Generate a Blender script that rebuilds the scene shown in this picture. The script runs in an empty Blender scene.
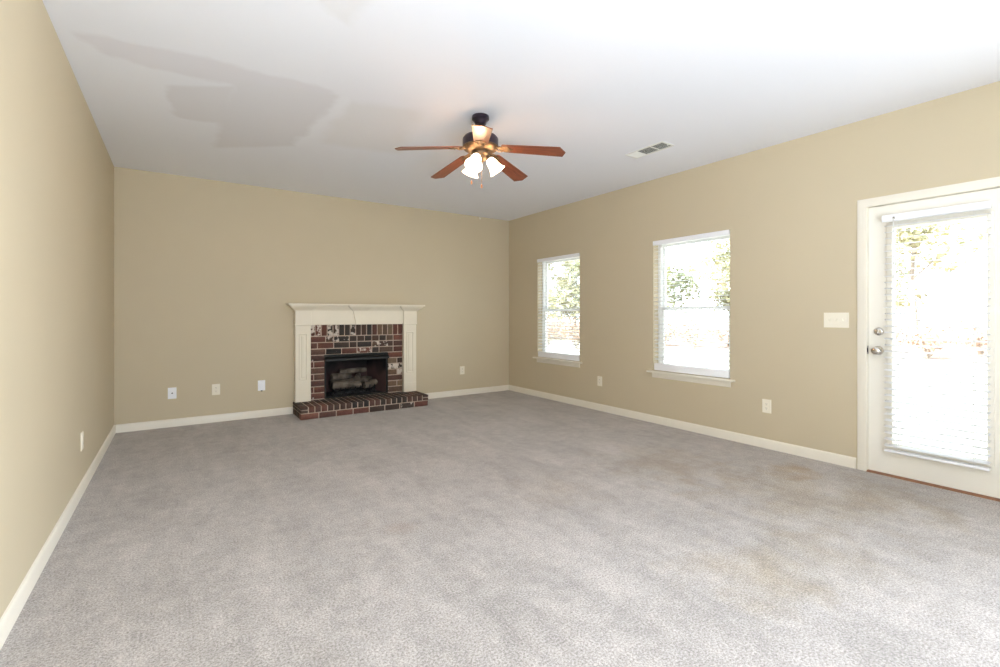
import bpy, bmesh, math, random
from mathutils import Vector, Matrix
from math import radians as R, sin, cos, pi

random.seed(7)
C = bpy.context.scene.collection
S = bpy.context.scene

# ------------------------------------------------------------------ camera, world, lights, exposure
XL, XR, YB, YF, H = -0.546, 4.43, 6.25, -1.3, 2.74      # room: left, right, back, rear (behind camera), ceiling
cam_data = bpy.data.cameras.new('camera'); cam = bpy.data.objects.new('camera', cam_data); C.objects.link(cam)
cam_data.sensor_width = 36; cam_data.lens = 472.8 / 1000 * 36
cam_data.shift_y = -(333.5 - 315.2) / 1000
cam_data.clip_start = 0.02; cam_data.clip_end = 300
cam.location = (0, 0, 1.212); cam.rotation_euler = (R(90), 0, R(-34.23))
S.camera = cam

S.view_settings.view_transform = 'Standard'; S.view_settings.look = 'None'
S.view_settings.exposure = 0.08; S.view_settings.gamma = 1.0; S.view_settings.use_curve_mapping = False
S.cycles.use_denoising = True
S.cycles.max_bounces = 12; S.cycles.diffuse_bounces = 8; S.cycles.transparent_max_bounces = 16
S.cycles.sample_clamp_indirect = 8; S.cycles.caustics_reflective = False; S.cycles.caustics_refractive = False

W = bpy.data.worlds.new('overcast_sky'); S.world = W; W.use_nodes = True
bg = W.node_tree.nodes['Background']; bg.inputs[0].default_value = (0.84, 0.92, 1.0, 1); bg.inputs[1].default_value = 6.0

def light(name, kind, loc, rot, energy, color=(1, 1, 1), **kw):
    d = bpy.data.lights.new(name, kind); d.energy = energy; d.color = color
    for k, v in kw.items(): setattr(d, k, v)
    o = bpy.data.objects.new(name, d); C.objects.link(o); o.location = loc; o.rotation_euler = rot
    return o

sun = light('sun', 'SUN', (0, 0, 20), (0, 0, 0), 28.0, (1, 0.96, 0.9), angle=R(1.5))
sun.rotation_euler = Vector((0.6, -0.25, -0.75)).to_track_quat('-Z', 'Y').to_euler()
# fill lamps added behind the viewpoint: rear, upward to the ceiling, and side
light('rear_fill', 'AREA', (0.75, YF - 0.2, 1.42), (R(90), 0, 0), 25, (0.80, 0.90, 1.0), shape='RECTANGLE', size=2.2, size_y=1.9)
light('ceiling_fill', 'AREA', (-0.7, YF - 1.3, 0.0), (R(140), 0, R(-8)), 560, (0.77, 0.88, 1.0), shape='RECTANGLE', size=3.0, size_y=2.0)  # added upward fill for the ceiling near the viewpoint
light('side_fill', 'AREA', (XR + 0.2, -.5, 1.45), Vector((-1, .30, -.12)).to_track_quat('-Z', 'Y').to_euler(), 66, (0.82, 0.91, 1.0), shape='RECTANGLE', size=1.3, size_y=1.7, spread=R(75))
# daylight arriving at the three openings of the right wall
for n, (yc, zc, sy, sz) in enumerate([(5.068, 1.32, .87, 1.43), (2.99, 1.32, .87, 1.43), (1.02, 1.07, .55, 1.65)]):
    p = light('window_daylight_portal', 'AREA', (XR + 0.16, yc, zc), (0, R(90), 0), 1, shape='RECTANGLE', size=sz, size_y=sy)
    p.data.cycles.is_portal = True

# ------------------------------------------------------------------ materials
def nt(name):
    m = bpy.data.materials.new(name); m.use_nodes = True
    t = m.node_tree; return m, t, t.nodes, t.links, t.nodes['Principled BSDF']

def mat(name, col, rough=0.5, metal=0.0, var=0.06, scale=12.0, bump=0.0, bscale=80.0, spec=0.5):
    """plain procedural material with slight colour variation and optional bump"""
    m, t, N, L, P = nt(name)
    P.inputs['Roughness'].default_value = rough; P.inputs['Metallic'].default_value = metal
    P.inputs['Specular IOR Level'].default_value = spec
    tc = N.new('ShaderNodeTexCoord'); nz = N.new('ShaderNodeTexNoise'); nz.inputs['Scale'].default_value = scale; nz.inputs['Detail'].default_value = 4
    L.new(tc.outputs['Object'], nz.inputs['Vector'])
    cr = N.new('ShaderNodeValToRGB'); cr.color_ramp.elements[0].position = .3; cr.color_ramp.elements[1].position = .7
    cr.color_ramp.elements[0].color = tuple(c * (1 - var) for c in col) + (1,)
    cr.color_ramp.elements[1].color = tuple(min(1, c * (1 + var)) for c in col) + (1,)
    L.new(nz.outputs['Fac'], cr.inputs['Fac']); L.new(cr.outputs['Color'], P.inputs['Base Color'])
    if bump:
        n2 = N.new('ShaderNodeTexNoise'); n2.inputs['Scale'].default_value = bscale; n2.inputs['Detail'].default_value = 3
        L.new(tc.outputs['Object'], n2.inputs['Vector'])
        b = N.new('ShaderNodeBump'); b.inputs['Strength'].default_value = bump; b.inputs['Distance'].default_value = .01
        L.new(n2.outputs['Fac'], b.inputs['Height']); L.new(b.outputs['Normal'], P.inputs['Normal'])
    return m

def math_node(N, op, a=None, b=None, L=None, clamp=False):
    n = N.new('ShaderNodeMath'); n.operation = op; n.use_clamp = clamp
    for i, v in enumerate((a, b)):
        if v is None: continue
        if isinstance(v, (int, float)): n.inputs[i].default_value = v
        else: L.new(v, n.inputs[i])
    return n.outputs[0]

M = {}
M['wall'] = mat('wall_paint_tan', (0.565, 0.487, 0.345), 0.62, var=.015, scale=1.3, bump=.06, bscale=220, spec=.35)
M['trim'] = mat('trim_paint_cream', (0.80, 0.755, 0.655), 0.35, var=.015, scale=3)
M['door'] = mat('door_paint_cream', (0.82, 0.79, 0.71), 0.38, var=.015, scale=3)
M['vinyl'] = mat('white_vinyl', (0.82, 0.83, 0.82), 0.35, var=.01)
M['mantel'] = mat('mantel_paint_cream', (0.80, 0.735, 0.60), 0.4, var=.02, scale=4)
M['ivory'] = mat('ivory_plastic', (0.83, 0.78, 0.66), 0.3, var=.01)
M['white_plastic'] = mat('white_plastic', (0.86, 0.87, 0.90), 0.3, var=.01)
M['dark_plastic'] = mat('dark_plastic', (0.03, 0.03, 0.03), 0.4, var=.05)
M['nickel'] = mat('satin_nickel', (0.62, 0.60, 0.57), 0.22, 1.0, var=.04)
M['brass'] = mat('antique_brass', (0.20, 0.135, 0.08), 0.42, 0.85, var=.25, scale=40)
M['bronze'] = mat('dark_bronze', (0.045, 0.032, 0.045), 0.32, 0.6, var=.2, scale=30)
M['black'] = mat('black_steel', (0.010, 0.011, 0.011), 0.5, 0.3, var=.3, scale=30)
M['iron'] = mat('cast_iron', (0.014, 0.015, 0.016), 0.55, 0.5, var=.3, scale=60, bump=.3)
def fire_mat():                                     # reddish refractory panels, stained black by smoke towards the top
    m, t, N, L, P = nt('firebox_panel'); P.inputs['Roughness'].default_value = .85
    tc = N.new('ShaderNodeTexCoord'); nz = N.new('ShaderNodeTexNoise'); nz.inputs['Scale'].default_value = 5; nz.inputs['Detail'].default_value = 5; L.new(tc.outputs['Object'], nz.inputs['Vector'])
    sp = N.new('ShaderNodeSeparateXYZ'); L.new(tc.outputs['Object'], sp.inputs[0])
    z = N.new('ShaderNodeMath'); z.operation = 'MULTIPLY_ADD'; L.new(nz.outputs['Fac'], z.inputs[0]); z.inputs[1].default_value = .35; L.new(sp.outputs[2], z.inputs[2])
    cr = N.new('ShaderNodeValToRGB'); e = cr.color_ramp.elements; e[0].position = .56; e[0].color = (.085, .045, .042, 1); e[1].position = .74; e[1].color = (.007, .006, .006, 1)
    L.new(z.outputs[0], cr.inputs[0]); L.new(cr.outputs[0], P.inputs['Base Color']); return m
M['soot'] = mat('sooty_panel', (0.008, 0.007, 0.007), 0.9, var=.4, scale=5)
M['fire'] = fire_mat()
M['log'] = mat('ceramic_log', (0.105, 0.085, 0.066), 0.9, var=.8, scale=9, bump=.9, bscale=30)
M['ember'] = mat('ember_bed', (0.03, 0.03, 0.032), 0.95, var=.8, scale=60, bump=1, bscale=120)
M['mortar'] = mat('mortar', (0.46, 0.36, 0.29), 0.9, var=.18, scale=30, bump=.4, bscale=150)
M['vent_white'] = mat('vent_white', (0.78, 0.78, 0.74), 0.45, var=.02)
M['vent_dark'] = mat('duct_interior', (0.10, 0.10, 0.09), 0.8, var=.2)
M['threshold'] = mat('oak_threshold', (0.27, 0.125, 0.065), 0.5, var=.25, scale=25)
M['bark'] = mat('bark', (0.30, 0.26, 0.22), 0.95, var=.4, scale=8, bump=.6, bscale=20)
M['leaf_green'] = mat('leaf_green', (0.34, 0.37, 0.23), 0.7, var=.3, scale=.6)
M['leaf_olive'] = mat('leaf_olive', (0.42, 0.42, 0.27), 0.7, var=.3, scale=.6)
M['leaf_russet'] = mat('leaf_russet', (0.46, 0.34, 0.27), 0.8, var=.3, scale=1)
M['yard'] = mat('pale_dry_yard', (0.60, 0.57, 0.50), 0.95, var=.12, scale=.8, bump=.3, bscale=30)
M['litter'] = mat('leaf_litter', (0.24, 0.165, 0.13), 0.95, var=.3, scale=1.5, bump=.5, bscale=12)
M['cord'] = mat('blind_cord', (0.75, 0.75, 0.72), 0.7, var=.02)

def slat_mat():
    m, t, N, L, P = nt('white_blind_slat')
    P.inputs['Base Color'].default_value = (0.86, 0.86, 0.88, 1); P.inputs['Roughness'].default_value = .4
    tc = N.new('ShaderNodeTexCoord'); nz = N.new('ShaderNodeTexNoise'); nz.inputs['Scale'].default_value = 5
    L.new(tc.outputs['Object'], nz.inputs['Vector'])
    mp = N.new('ShaderNodeMapRange'); mp.inputs['To Min'].default_value = .35; mp.inputs['To Max'].default_value = .45
    L.new(nz.outputs['Fac'], mp.inputs['Value']); L.new(mp.outputs[0], P.inputs['Roughness'])
    tr = N.new('ShaderNodeBsdfTranslucent'); tr.inputs['Color'].default_value = (.85, .85, .83, 1)
    mx = N.new('ShaderNodeMixShader'); mx.inputs[0].default_value = .40
    L.new(P.outputs[0], mx.inputs[1]); L.new(tr.outputs[0], mx.inputs[2]); L.new(mx.outputs[0], N['Material Output'].inputs[0])
    return m
M['slat'] = slat_mat()

def glass_mat():
    m, t, N, L, P = nt('window_glass'); N.remove(P)
    tr = N.new('ShaderNodeBsdfTransparent'); tr.inputs[0].default_value = (.96, .98, .97, 1)
    gl = N.new('ShaderNodeBsdfGlossy'); gl.inputs['Roughness'].default_value = .02
    fr = N.new('ShaderNodeFresnel'); fr.inputs[0].default_value = 1.45
    k = math_node(N, 'MULTIPLY', fr.outputs[0], .6, L)
    mx = N.new('ShaderNodeMixShader'); L.new(k, mx.inputs[0]); L.new(tr.outputs[0], mx.inputs[1]); L.new(gl.outputs[0], mx.inputs[2])
    L.new(mx.outputs[0], N['Material Output'].inputs[0]); return m
M['glass'] = glass_mat()

def shade_mat():                                    # frosted lamp glass, lit by its bulb
    m, t, N, L, P = nt('frosted_lamp_glass')
    P.inputs['Base Color'].default_value = (.95, .92, .86, 1); P.inputs['Roughness'].default_value = .35
    tr = N.new('ShaderNodeBsdfTranslucent'); tr.inputs[0].default_value = (.95, .9, .8, 1)
    tp = N.new('ShaderNodeBsdfTransparent'); tp.inputs[0].default_value = (1, .93, .82, 1)
    em = N.new('ShaderNodeEmission'); em.inputs[0].default_value = (1, .90, .74, 1); em.inputs[1].default_value = 2.2
    a = N.new('ShaderNodeMixShader'); a.inputs[0].default_value = .5; L.new(P.outputs[0], a.inputs[1]); L.new(tr.outputs[0], a.inputs[2])
    b = N.new('ShaderNodeMixShader'); b.inputs[0].default_value = .5; L.new(a.outputs[0], b.inputs[1]); L.new(tp.outputs[0], b.inputs[2])
    c = N.new('ShaderNodeAddShader'); L.new(b.outputs[0], c.inputs[0]); L.new(em.outputs[0], c.inputs[1])
    L.new(c.outputs[0], N['Material Output'].inputs[0]); return m
M['shade'] = shade_mat()

def bulb_mat():
    m, t, N, L, P = nt('lit_bulb'); N.remove(P)
    em = N.new('ShaderNodeEmission'); em.inputs[0].default_value = (1, .86, .62, 1); em.inputs[1].default_value = 6
    L.new(em.outputs[0], N['Material Output'].inputs[0]); return m
M['bulb'] = bulb_mat()

def wood_mat():
    m, t, N, L, P = nt('cherry_blade_wood'); P.inputs['Roughness'].default_value = .32
    tc = N.new('ShaderNodeTexCoord'); mp = N.new('ShaderNodeMapping'); mp.inputs['Scale'].default_value = (3, 45, 45)
    nz = N.new('ShaderNodeTexNoise'); nz.inputs['Scale'].default_value = 2.2; nz.inputs['Detail'].default_value = 6; nz.inputs['Distortion'].default_value = .6
    L.new(tc.outputs['Object'], mp.inputs[0]); L.new(mp.outputs[0], nz.inputs['Vector'])
    cr = N.new('ShaderNodeValToRGB'); cr.color_ramp.elements[0].position = .3; cr.color_ramp.elements[1].position = .72
    cr.color_ramp.elements[0].color = (.105, .030, .016, 1); cr.color_ramp.elements[1].color = (.27, .085, .042, 1)
    L.new(nz.outputs['Fac'], cr.inputs[0]); L.new(cr.outputs[0], P.inputs['Base Color']); return m
M['wood'] = wood_mat()

def brick_mat():                                    # brick colour and splashed paint come from per-brick attributes
    m, t, N, L, P = nt('red_brown_brick'); P.inputs['Roughness'].default_value = .8
    at = N.new('ShaderNodeAttribute'); at.attribute_name = 'brick'
    tc = N.new('ShaderNodeTexCoord')
    nz = N.new('ShaderNodeTexNoise'); nz.inputs['Scale'].default_value = 55; nz.inputs['Detail'].default_value = 4; L.new(tc.outputs['Object'], nz.inputs['Vector'])
    mr = N.new('ShaderNodeMapRange'); mr.inputs['To Min'].default_value = .55; mr.inputs['To Max'].default_value = 1.45; L.new(nz.outputs['Fac'], mr.inputs[0])
    mu = N.new('ShaderNodeMix'); mu.data_type = 'RGBA'; mu.blend_type = 'MULTIPLY'; mu.inputs[0].default_value = 1
    L.new(at.outputs['Color'], mu.inputs[6]); L.new(mr.outputs[0], mu.inputs[7])
    n2 = N.new('ShaderNodeTexNoise'); n2.inputs['Scale'].default_value = 22; n2.inputs['Detail'].default_value = 3; L.new(tc.outputs['Object'], n2.inputs['Vector'])
    s = math_node(N, 'ADD', n2.outputs['Fac'], at.outputs['Alpha'], L)
    k = N.new('ShaderNodeMapRange'); k.inputs['From Min'].default_value = .95; k.inputs['From Max'].default_value = 1.03; L.new(s, k.inputs[0])
    mx = N.new('ShaderNodeMix'); mx.data_type = 'RGBA'; L.new(k.outputs[0], mx.inputs[0]); L.new(mu.outputs[2], mx.inputs[6]); mx.inputs[7].default_value = (.60, .53, .46, 1)
    L.new(mx.outputs[2], P.inputs['Base Color'])
    b = N.new('ShaderNodeBump'); b.inputs['Strength'].default_value = .5; b.inputs['Distance'].default_value = .006
    L.new(nz.outputs['Fac'], b.inputs['Height']); L.new(b.outputs[0], P.inputs['Normal']); return m
M['brick'] = brick_mat()

def carpet_mat():
    m, t, N, L, P = nt('greige_carpet'); P.inputs['Roughness'].default_value = 1.0
    P.inputs['Specular IOR Level'].default_value = .1
    P.inputs['Sheen Weight'].default_value = .25; P.inputs['Sheen Roughness'].default_value = .5
    tc = N.new('ShaderNodeTexCoord')
    def noise(scale, det=3, vec=None, rough=.5):
        n = N.new('ShaderNodeTexNoise'); n.inputs['Scale'].default_value = scale; n.inputs['Detail'].default_value = det; n.inputs['Roughness'].default_value = rough
        L.new(vec or tc.outputs['Object'], n.inputs['Vector']); return n.outputs['Fac']
    fine = noise(115, 4, rough=.85)
    ramp = N.new('ShaderNodeValToRGB'); e = ramp.color_ramp.elements
    e[0].position = .36; e[0].color = (.185, .163, .150, 1); e[1].position = .64; e[1].color = (.57, .528, .50, 1)
    L.new(fine, ramp.inputs[0])
    # vacuum tracks along the room, plus patches of crushed pile
    mp = N.new('ShaderNodeMapping'); mp.inputs['Scale'].default_value = (3.4, .8, 1); mp.inputs['Rotation'].default_value = (0, 0, R(8)); L.new(tc.outputs['Object'], mp.inputs[0])
    st = noise(1.6, 8, mp.outputs[0], .72); bl = noise(2.2, 9, rough=.75)
    md = noise(13, 5, rough=.7)
    a = math_node(N, 'ADD', st, bl, L); a = math_node(N, 'ADD', a, math_node(N, 'MULTIPLY', math_node(N, 'SUBTRACT', md, .5, L), .9, L), L)
    mr = N.new('ShaderNodeMapRange'); mr.inputs['From Min'].default_value = .75; mr.inputs['From Max'].default_value = 1.25
    mr.inputs['To Min'].default_value = .80; mr.inputs['To Max'].default_value = 1.16; L.new(a, mr.inputs[0])
    mu = N.new('ShaderNodeMix'); mu.data_type = 'RGBA'; mu.blend_type = 'MULTIPLY'; mu.inputs[0].default_value = 1
    L.new(ramp.outputs[0], mu.inputs[6]); L.new(mr.outputs[0], mu.inputs[7])
    cur = mu.outputs[2]
    # worn brownish stains near the door
    def stain(cur, x, y, rad, col, amt):
        vm = N.new('ShaderNodeVectorMath'); vm.operation = 'DISTANCE'; L.new(tc.outputs['Object'], vm.inputs[0]); vm.inputs[1].default_value = (x, y, 0)
        d = math_node(N, 'DIVIDE', vm.outputs['Value'], rad, L)
        w = math_node(N, 'MULTIPLY', math_node(N, 'SUBTRACT', noise(4.5, 5), .5, L), 2.2, L)
        f = math_node(N, 'SUBTRACT', 1.0, math_node(N, 'ADD', d, w, L), L, True)
        f = math_node(N, 'MULTIPLY', f, amt, L, True)
        mx = N.new('ShaderNodeMix'); mx.data_type = 'RGBA'; mx.blend_type = 'MULTIPLY'; L.new(f, mx.inputs[0]); L.new(cur, mx.inputs[6]); mx.inputs[7].default_value = col
        return mx.outputs[2]
    for s in STAINS: cur = stain(cur, *s)
    L.new(cur, P.inputs['Base Color'])
    b = N.new('ShaderNodeBump'); b.inputs['Strength'].default_value = .4; b.inputs['Distance'].default_value = .006
    L.new(fine, b.inputs['Height']); L.new(b.outputs[0], P.inputs['Normal']); return m
STAINS = [(3.93, 1.77, .22, (.82, .66, .42, 1), 1.0), (3.5, 1.5, .8, (.90, .84, .73, 1), 1.0), (3.28, 2.43, .6, (.90, .83, .72, 1), 1.0),
          (2.21, 1.17, .35, (.90, .84, .72, 1), 1.0), (2.64, 1.05, .4, (.90, .87, .80, 1), 1.0), (1.05, 2.55, .10, (.80, .68, .58, 1), .45),
          (3.91, 1.09, .4, (.86, .81, .72, 1), 1.0), (2.16, 2.5, .4, (.92, .88, .82, 1), .9)]
M['carpet'] = carpet_mat()

def ceiling_mat(patches):
    m, t, N, L, P = nt('ceiling_paint'); P.inputs['Roughness'].default_value = .75; P.inputs['Specular IOR Level'].default_value = .2
    tc = N.new('ShaderNodeTexCoord')
    nz = N.new('ShaderNodeTexNoise'); nz.inputs['Scale'].default_value = 5; nz.inputs['Detail'].default_value = 5; L.new(tc.outputs['Object'], nz.inputs['Vector'])
    sp = N.new('ShaderNodeSeparateXYZ'); L.new(tc.outputs['Object'], sp.inputs[0])
    w = math_node(N, 'MULTIPLY', math_node(N, 'SUBTRACT', nz.outputs['Fac'], .5, L), .15, L)
    px = math_node(N, 'ADD', sp.outputs[0], w, L); py = math_node(N, 'SUBTRACT', sp.outputs[1], w, L)
    col = None
    base = (.835, .855, .92, 1)
    cur = None
    for pts, c, soft in patches:
        # convex outline: product of soft half-planes
        ar = sum(pts[i][0] * pts[(i + 1) % len(pts)][1] - pts[(i + 1) % len(pts)][0] * pts[i][1] for i in range(len(pts)))
        if ar < 0: pts = pts[::-1]
        f = None
        for i in range(len(pts)):
            (x0, y0), (x1, y1) = pts[i], pts[(i + 1) % len(pts)]
            ex, ey = x1 - x0, y1 - y0; l = math.hypot(ex, ey); nx, ny = -ey / l, ex / l
            d = math_node(N, 'ADD', math_node(N, 'MULTIPLY', px, nx, L), math_node(N, 'MULTIPLY', py, ny, L), L)
            d = math_node(N, 'SUBTRACT', d, nx * x0 + ny * y0, L)
            g = math_node(N, 'ADD', math_node(N, 'DIVIDE', d, soft, L), .5, L, True)
            f = g if f is None else math_node(N, 'MULTIPLY', f, g, L)
        mx = N.new('ShaderNodeMix'); mx.data_type = 'RGBA'; L.new(f, mx.inputs[0])
        if cur is None: mx.inputs[6].default_value = base
        else: L.new(cur, mx.inputs[6])
        mx.inputs[7].default_value = c; cur = mx.outputs[2]
    L.new(cur, P.inputs['Base Color'])
    n2 = N.new('ShaderNodeTexNoise'); n2.inputs['Scale'].default_value = 160; L.new(tc.outputs['Object'], n2.inputs['Vector'])
    b = N.new('ShaderNodeBump'); b.inputs['Strength'].default_value = .08; b.inputs['Distance'].default_value = .004
    L.new(n2.outputs['Fac'], b.inputs['Height']); L.new(b.outputs[0], P.inputs['Normal']); return m
PD = (.77, .775, .835, 1); PE = (.765, .77, .82, 1); PF = (.80, .81, .85, 1)
PATCHES = [
    ([(-.47, 3.40), (-.20, 3.33), (.90, 3.28), (.86, 3.62), (-.36, 3.60)], PD, .05),
    ([(.30, 3.52), (.95, 3.32), (.90, 4.55), (.26, 5.05)], PE, .06),
    ([(-.08, 3.86), (.30, 3.62), (.33, 4.35), (-.02, 4.45)], PE, .04),
    ([(.98, 3.40), (1.5, 3.25), (1.75, 4.25), (1.05, 4.35)], PF, .12),
    ([(.93, 3.30), (1.02, 3.36), (.94, 4.55), (.86, 4.55)], (.85, .87, .93, 1), .06),
    ([(.50, 2.20), (.80, 2.15), (.76, 2.50), (.54, 2.42)], PF, .06)]
M['ceiling'] = ceiling_mat(PATCHES)

# ------------------------------------------------------------------ mesh helpers
class MB:
    def __init__(s): s.bm = bmesh.new()
    def _bev(s, vs, bev, seg=1):
        if bev:
            es = list({e for v in vs for e in v.link_edges})
            bmesh.ops.bevel(s.bm, geom=es, offset=bev, segments=seg, profile=.6, affect='EDGES', clamp_overlap=True)
    def box(s, x0, x1, y0, y1, z0, z1, bev=0, seg=1, mtx=None):
        r = bmesh.ops.create_cube(s.bm, size=1)
        T = Matrix.Translation(((x0 + x1) / 2, (y0 + y1) / 2, (z0 + z1) / 2)) @ Matrix.Diagonal((x1 - x0, y1 - y0, z1 - z0, 1))
        if mtx is not None: T = mtx @ T
        bmesh.ops.transform(s.bm, matrix=T, verts=r['verts']); s._bev(r['verts'], bev, seg); return s
    def lathe(s, prof, mtx=None, n=32, caps=True):
        """prof: list of (radius, z)"""
        rings = []
        for r, z in prof:
            rings.append([s.bm.verts.new((mtx or Matrix()) @ Vector((r * cos(2 * pi * i / n), r * sin(2 * pi * i / n), z))) for i in range(n)])
        for a, b in zip(rings, rings[1:]):
            for i in range(n):
                s.bm.faces.new((a[i], a[(i + 1) % n], b[(i + 1) % n], b[i]))
        if caps:
            s.bm.faces.new(rings[0][::-1]); s.bm.faces.new(rings[-1])
        return s
    def tube(s, pts, rad, n=10, caps=True):
        pts = [Vector(p) for p in pts]; rads = rad if isinstance(rad, (list, tuple)) else [rad] * len(pts)
        rings = []; up = Vector((0, 0, 1))
        for i, p in enumerate(pts):
            d = (pts[min(i + 1, len(pts) - 1)] - pts[max(i - 1, 0)]).normalized()
            u = d.cross(up)
            if u.length < 1e-3: u = d.cross(Vector((1, 0, 0)))
            u.normalize(); v = d.cross(u)
            rings.append([s.bm.verts.new(p + (u * cos(2 * pi * k / n) + v * sin(2 * pi * k / n)) * rads[i]) for k in range(n)])
        for a, b in zip(rings, rings[1:]):
            for k in range(n): s.bm.faces.new((a[k], a[(k + 1) % n], b[(k + 1) % n], b[k]))
        if caps: s.bm.faces.new(rings[0][::-1]); s.bm.faces.new(rings[-1])
        return s
    def prism(s, poly, axis, a, b, mtx=None):
        """poly in the two other axes (cyclic order), extruded along axis from a to b"""
        def P(u, v, w):
            q = {'x': (w, u, v), 'y': (u, w, v), 'z': (u, v, w)}[axis]
            return (mtx @ Vector(q)) if mtx is not None else Vector(q)
        A = [s.bm.verts.new(P(u, v, a)) for u, v in poly]; B = [s.bm.verts.new(P(u, v, b)) for u, v in poly]
        n = len(poly)
        for i in range(n): s.bm.faces.new((A[i], A[(i + 1) % n], B[(i + 1) % n], B[i]))
        s.bm.faces.new(A[::-1]); s.bm.faces.new(B); return s
    def loft(s, prof, path):
        """sweep profile [(out, z)] along path [(x,y,outx,outy)] (mitred crown mouldings)"""
        rings = [[s.bm.verts.new((x + ox * o, y + oy * o, z)) for o, z in prof] for x, y, ox, oy in path]
        n = len(prof)
        for a, b in zip(rings, rings[1:]):
            for i in range(n): s.bm.faces.new((a[i], a[(i + 1) % n], b[(i + 1) % n], b[i]))
        s.bm.faces.new(rings[0][::-1]); s.bm.faces.new(rings[-1]); return s
    def quad(s, *p):
        s.bm.faces.new([s.bm.verts.new(q) for q in p]); return s
    def build(s, name, m, parent=None, smooth=True, ang=32):
        bm = s.bm
        bmesh.ops.recalc_face_normals(bm, faces=bm.faces)
        if smooth:
            for f in bm.faces: f.smooth = True
            for e in bm.edges:
                if len(e.link_faces) != 2 or e.calc_face_angle(0) > R(ang): e.smooth = False
        me = bpy.data.meshes.new(name); bm.to_mesh(me); bm.free()
        me.materials.append(m)
        o = bpy.data.objects.new(name, me); C.objects.link(o)
        if parent: o.parent = parent
        return o

def tag(o, label=None, cat=None, group=None, kind=None):
    if label: o['label'] = label
    if cat: o['category'] = cat
    if group: o['group'] = group
    if kind: o['kind'] = kind
    return o
def empty(name, loc=(0, 0, 0), rz=0):
    o = bpy.data.objects.new(name, None); C.objects.link(o); o.location = loc; o.rotation_euler = (0, 0, rz); o.empty_display_size = .1
    return o
def struct(o, label=None, cat=None): return tag(o, label, cat, kind='structure')
def copy_tree(o, parent=None):
    c = o.copy(); C.objects.link(c)
    if parent: c.parent = parent
    for ch in list(o.children): copy_tree(ch, c)
    return c

# ------------------------------------------------------------------ room shell
T = .16
OPEN = (1.535, 2.38, .145, .705)                    # firebox opening in the back wall
WIN1 = (4.622, 5.515, .592, 2.047); WIN2 = (2.54, 3.437, .592, 2.047)
DOOR = (.605, 1.437, 0.0, 2.055)
SIDE_ADDED = (-1.15, .15, .5, 2.35)  # added opening in the right wall for the side fill lamp
REAR_ADDED = (-.4, 1.9, .3, 2.5)  # added opening in the rear wall for the fill lamps

b = MB(); b.box(XL - T, XR + T, YF - T, YB + T, -.12, 0)
struct(b.build('floor', M['carpet']), 'greige cut-pile carpet with vacuum tracks and stains', 'floor')
b = MB(); b.box(XL - T, XR + T, YF - T, YB + T, H, H + .12)
struct(b.build('ceiling', M['ceiling']), 'white ceiling with greyer repainted patches', 'ceiling')
b = MB(); b.box(XL - T, XL, YF, YB, 0, H)
struct(b.build('wall_left', M['wall']), 'tan painted wall along the left side', 'wall')
b = MB()
x0, x1, z0, z1 = OPEN
b.box(XL - T, x0, YB, YB + T, 0, H).box(x1, XR + T, YB, YB + T, 0, H).box(x0, x1, YB, YB + T, z1, H).box(x0, x1, YB, YB + T, 0, z0)
struct(b.build('wall_back', M['wall']), 'tan painted wall behind the fireplace', 'wall')
b = MB()
ys = [YF, SIDE_ADDED[0], SIDE_ADDED[1], DOOR[0], DOOR[1], WIN2[0], WIN2[1], WIN1[0], WIN1[1], YB]
for i in (0, 2, 4, 6, 8): b.box(XR, XR + T, ys[i], ys[i + 1], 0, H)
for o in (WIN1, WIN2, SIDE_ADDED): b.box(XR, XR + T, o[0], o[1], 0, o[2]).box(XR, XR + T, o[0], o[1], o[3], H)
b.box(XR, XR + T, DOOR[0], DOOR[1], DOOR[3], H)
struct(b.build('wall_right', M['wall']), 'tan painted wall with two windows and a glazed door', 'wall')
b = MB()
x0, x1, z0, z1 = REAR_ADDED  # rear wall set close so its added opening lights the front
b.box(XL - T, x0, YF - T, YF, 0, H).box(x1, XR + T, YF - T, YF, 0, H).box(x0, x1, YF - T, YF, 0, z0).box(x0, x1, YF - T, YF, z1, H)
struct(b.build('wall_rear', M['wall']), 'tan painted wall behind the viewpoint', 'wall')

# baseboards with a rounded top edge; profile (distance from wall, z)
BP = [(0, 0), (.014, 0), (.014, .066), (.011, .076), (.006, .083), (0, .085)]
def baseboard(name, poly_axis, a, bb, f, label):
    m = MB(); m.prism([f(o, z) for o, z in BP], poly_axis, a, bb)
    struct(m.build(name, M['trim']), label, 'baseboard')
HX0, HX1, HYF, HZ = 1.165, 2.775, 5.79, .145          # hearth
baseboard('baseboard_left', 'y', YF, YB, lambda o, z: (XL + o, z), 'cream baseboard along the left wall')
baseboard('baseboard_back', 'x', XL + .014, HX0, lambda o, z: (YB - o, z), 'cream baseboard left of the fireplace')
baseboard('baseboard_back.001', 'x', HX1, XR - .014, lambda o, z: (YB - o, z), 'cream baseboard right of the fireplace')
baseboard('baseboard_right', 'y', 1.505, YB, lambda o, z: (XR - o, z), 'cream baseboard under the windows')
baseboard('baseboard_right.001', 'y', YF, .53, lambda o, z: (XR - o, z), 'cream baseboard beyond the glazed door')

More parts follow.
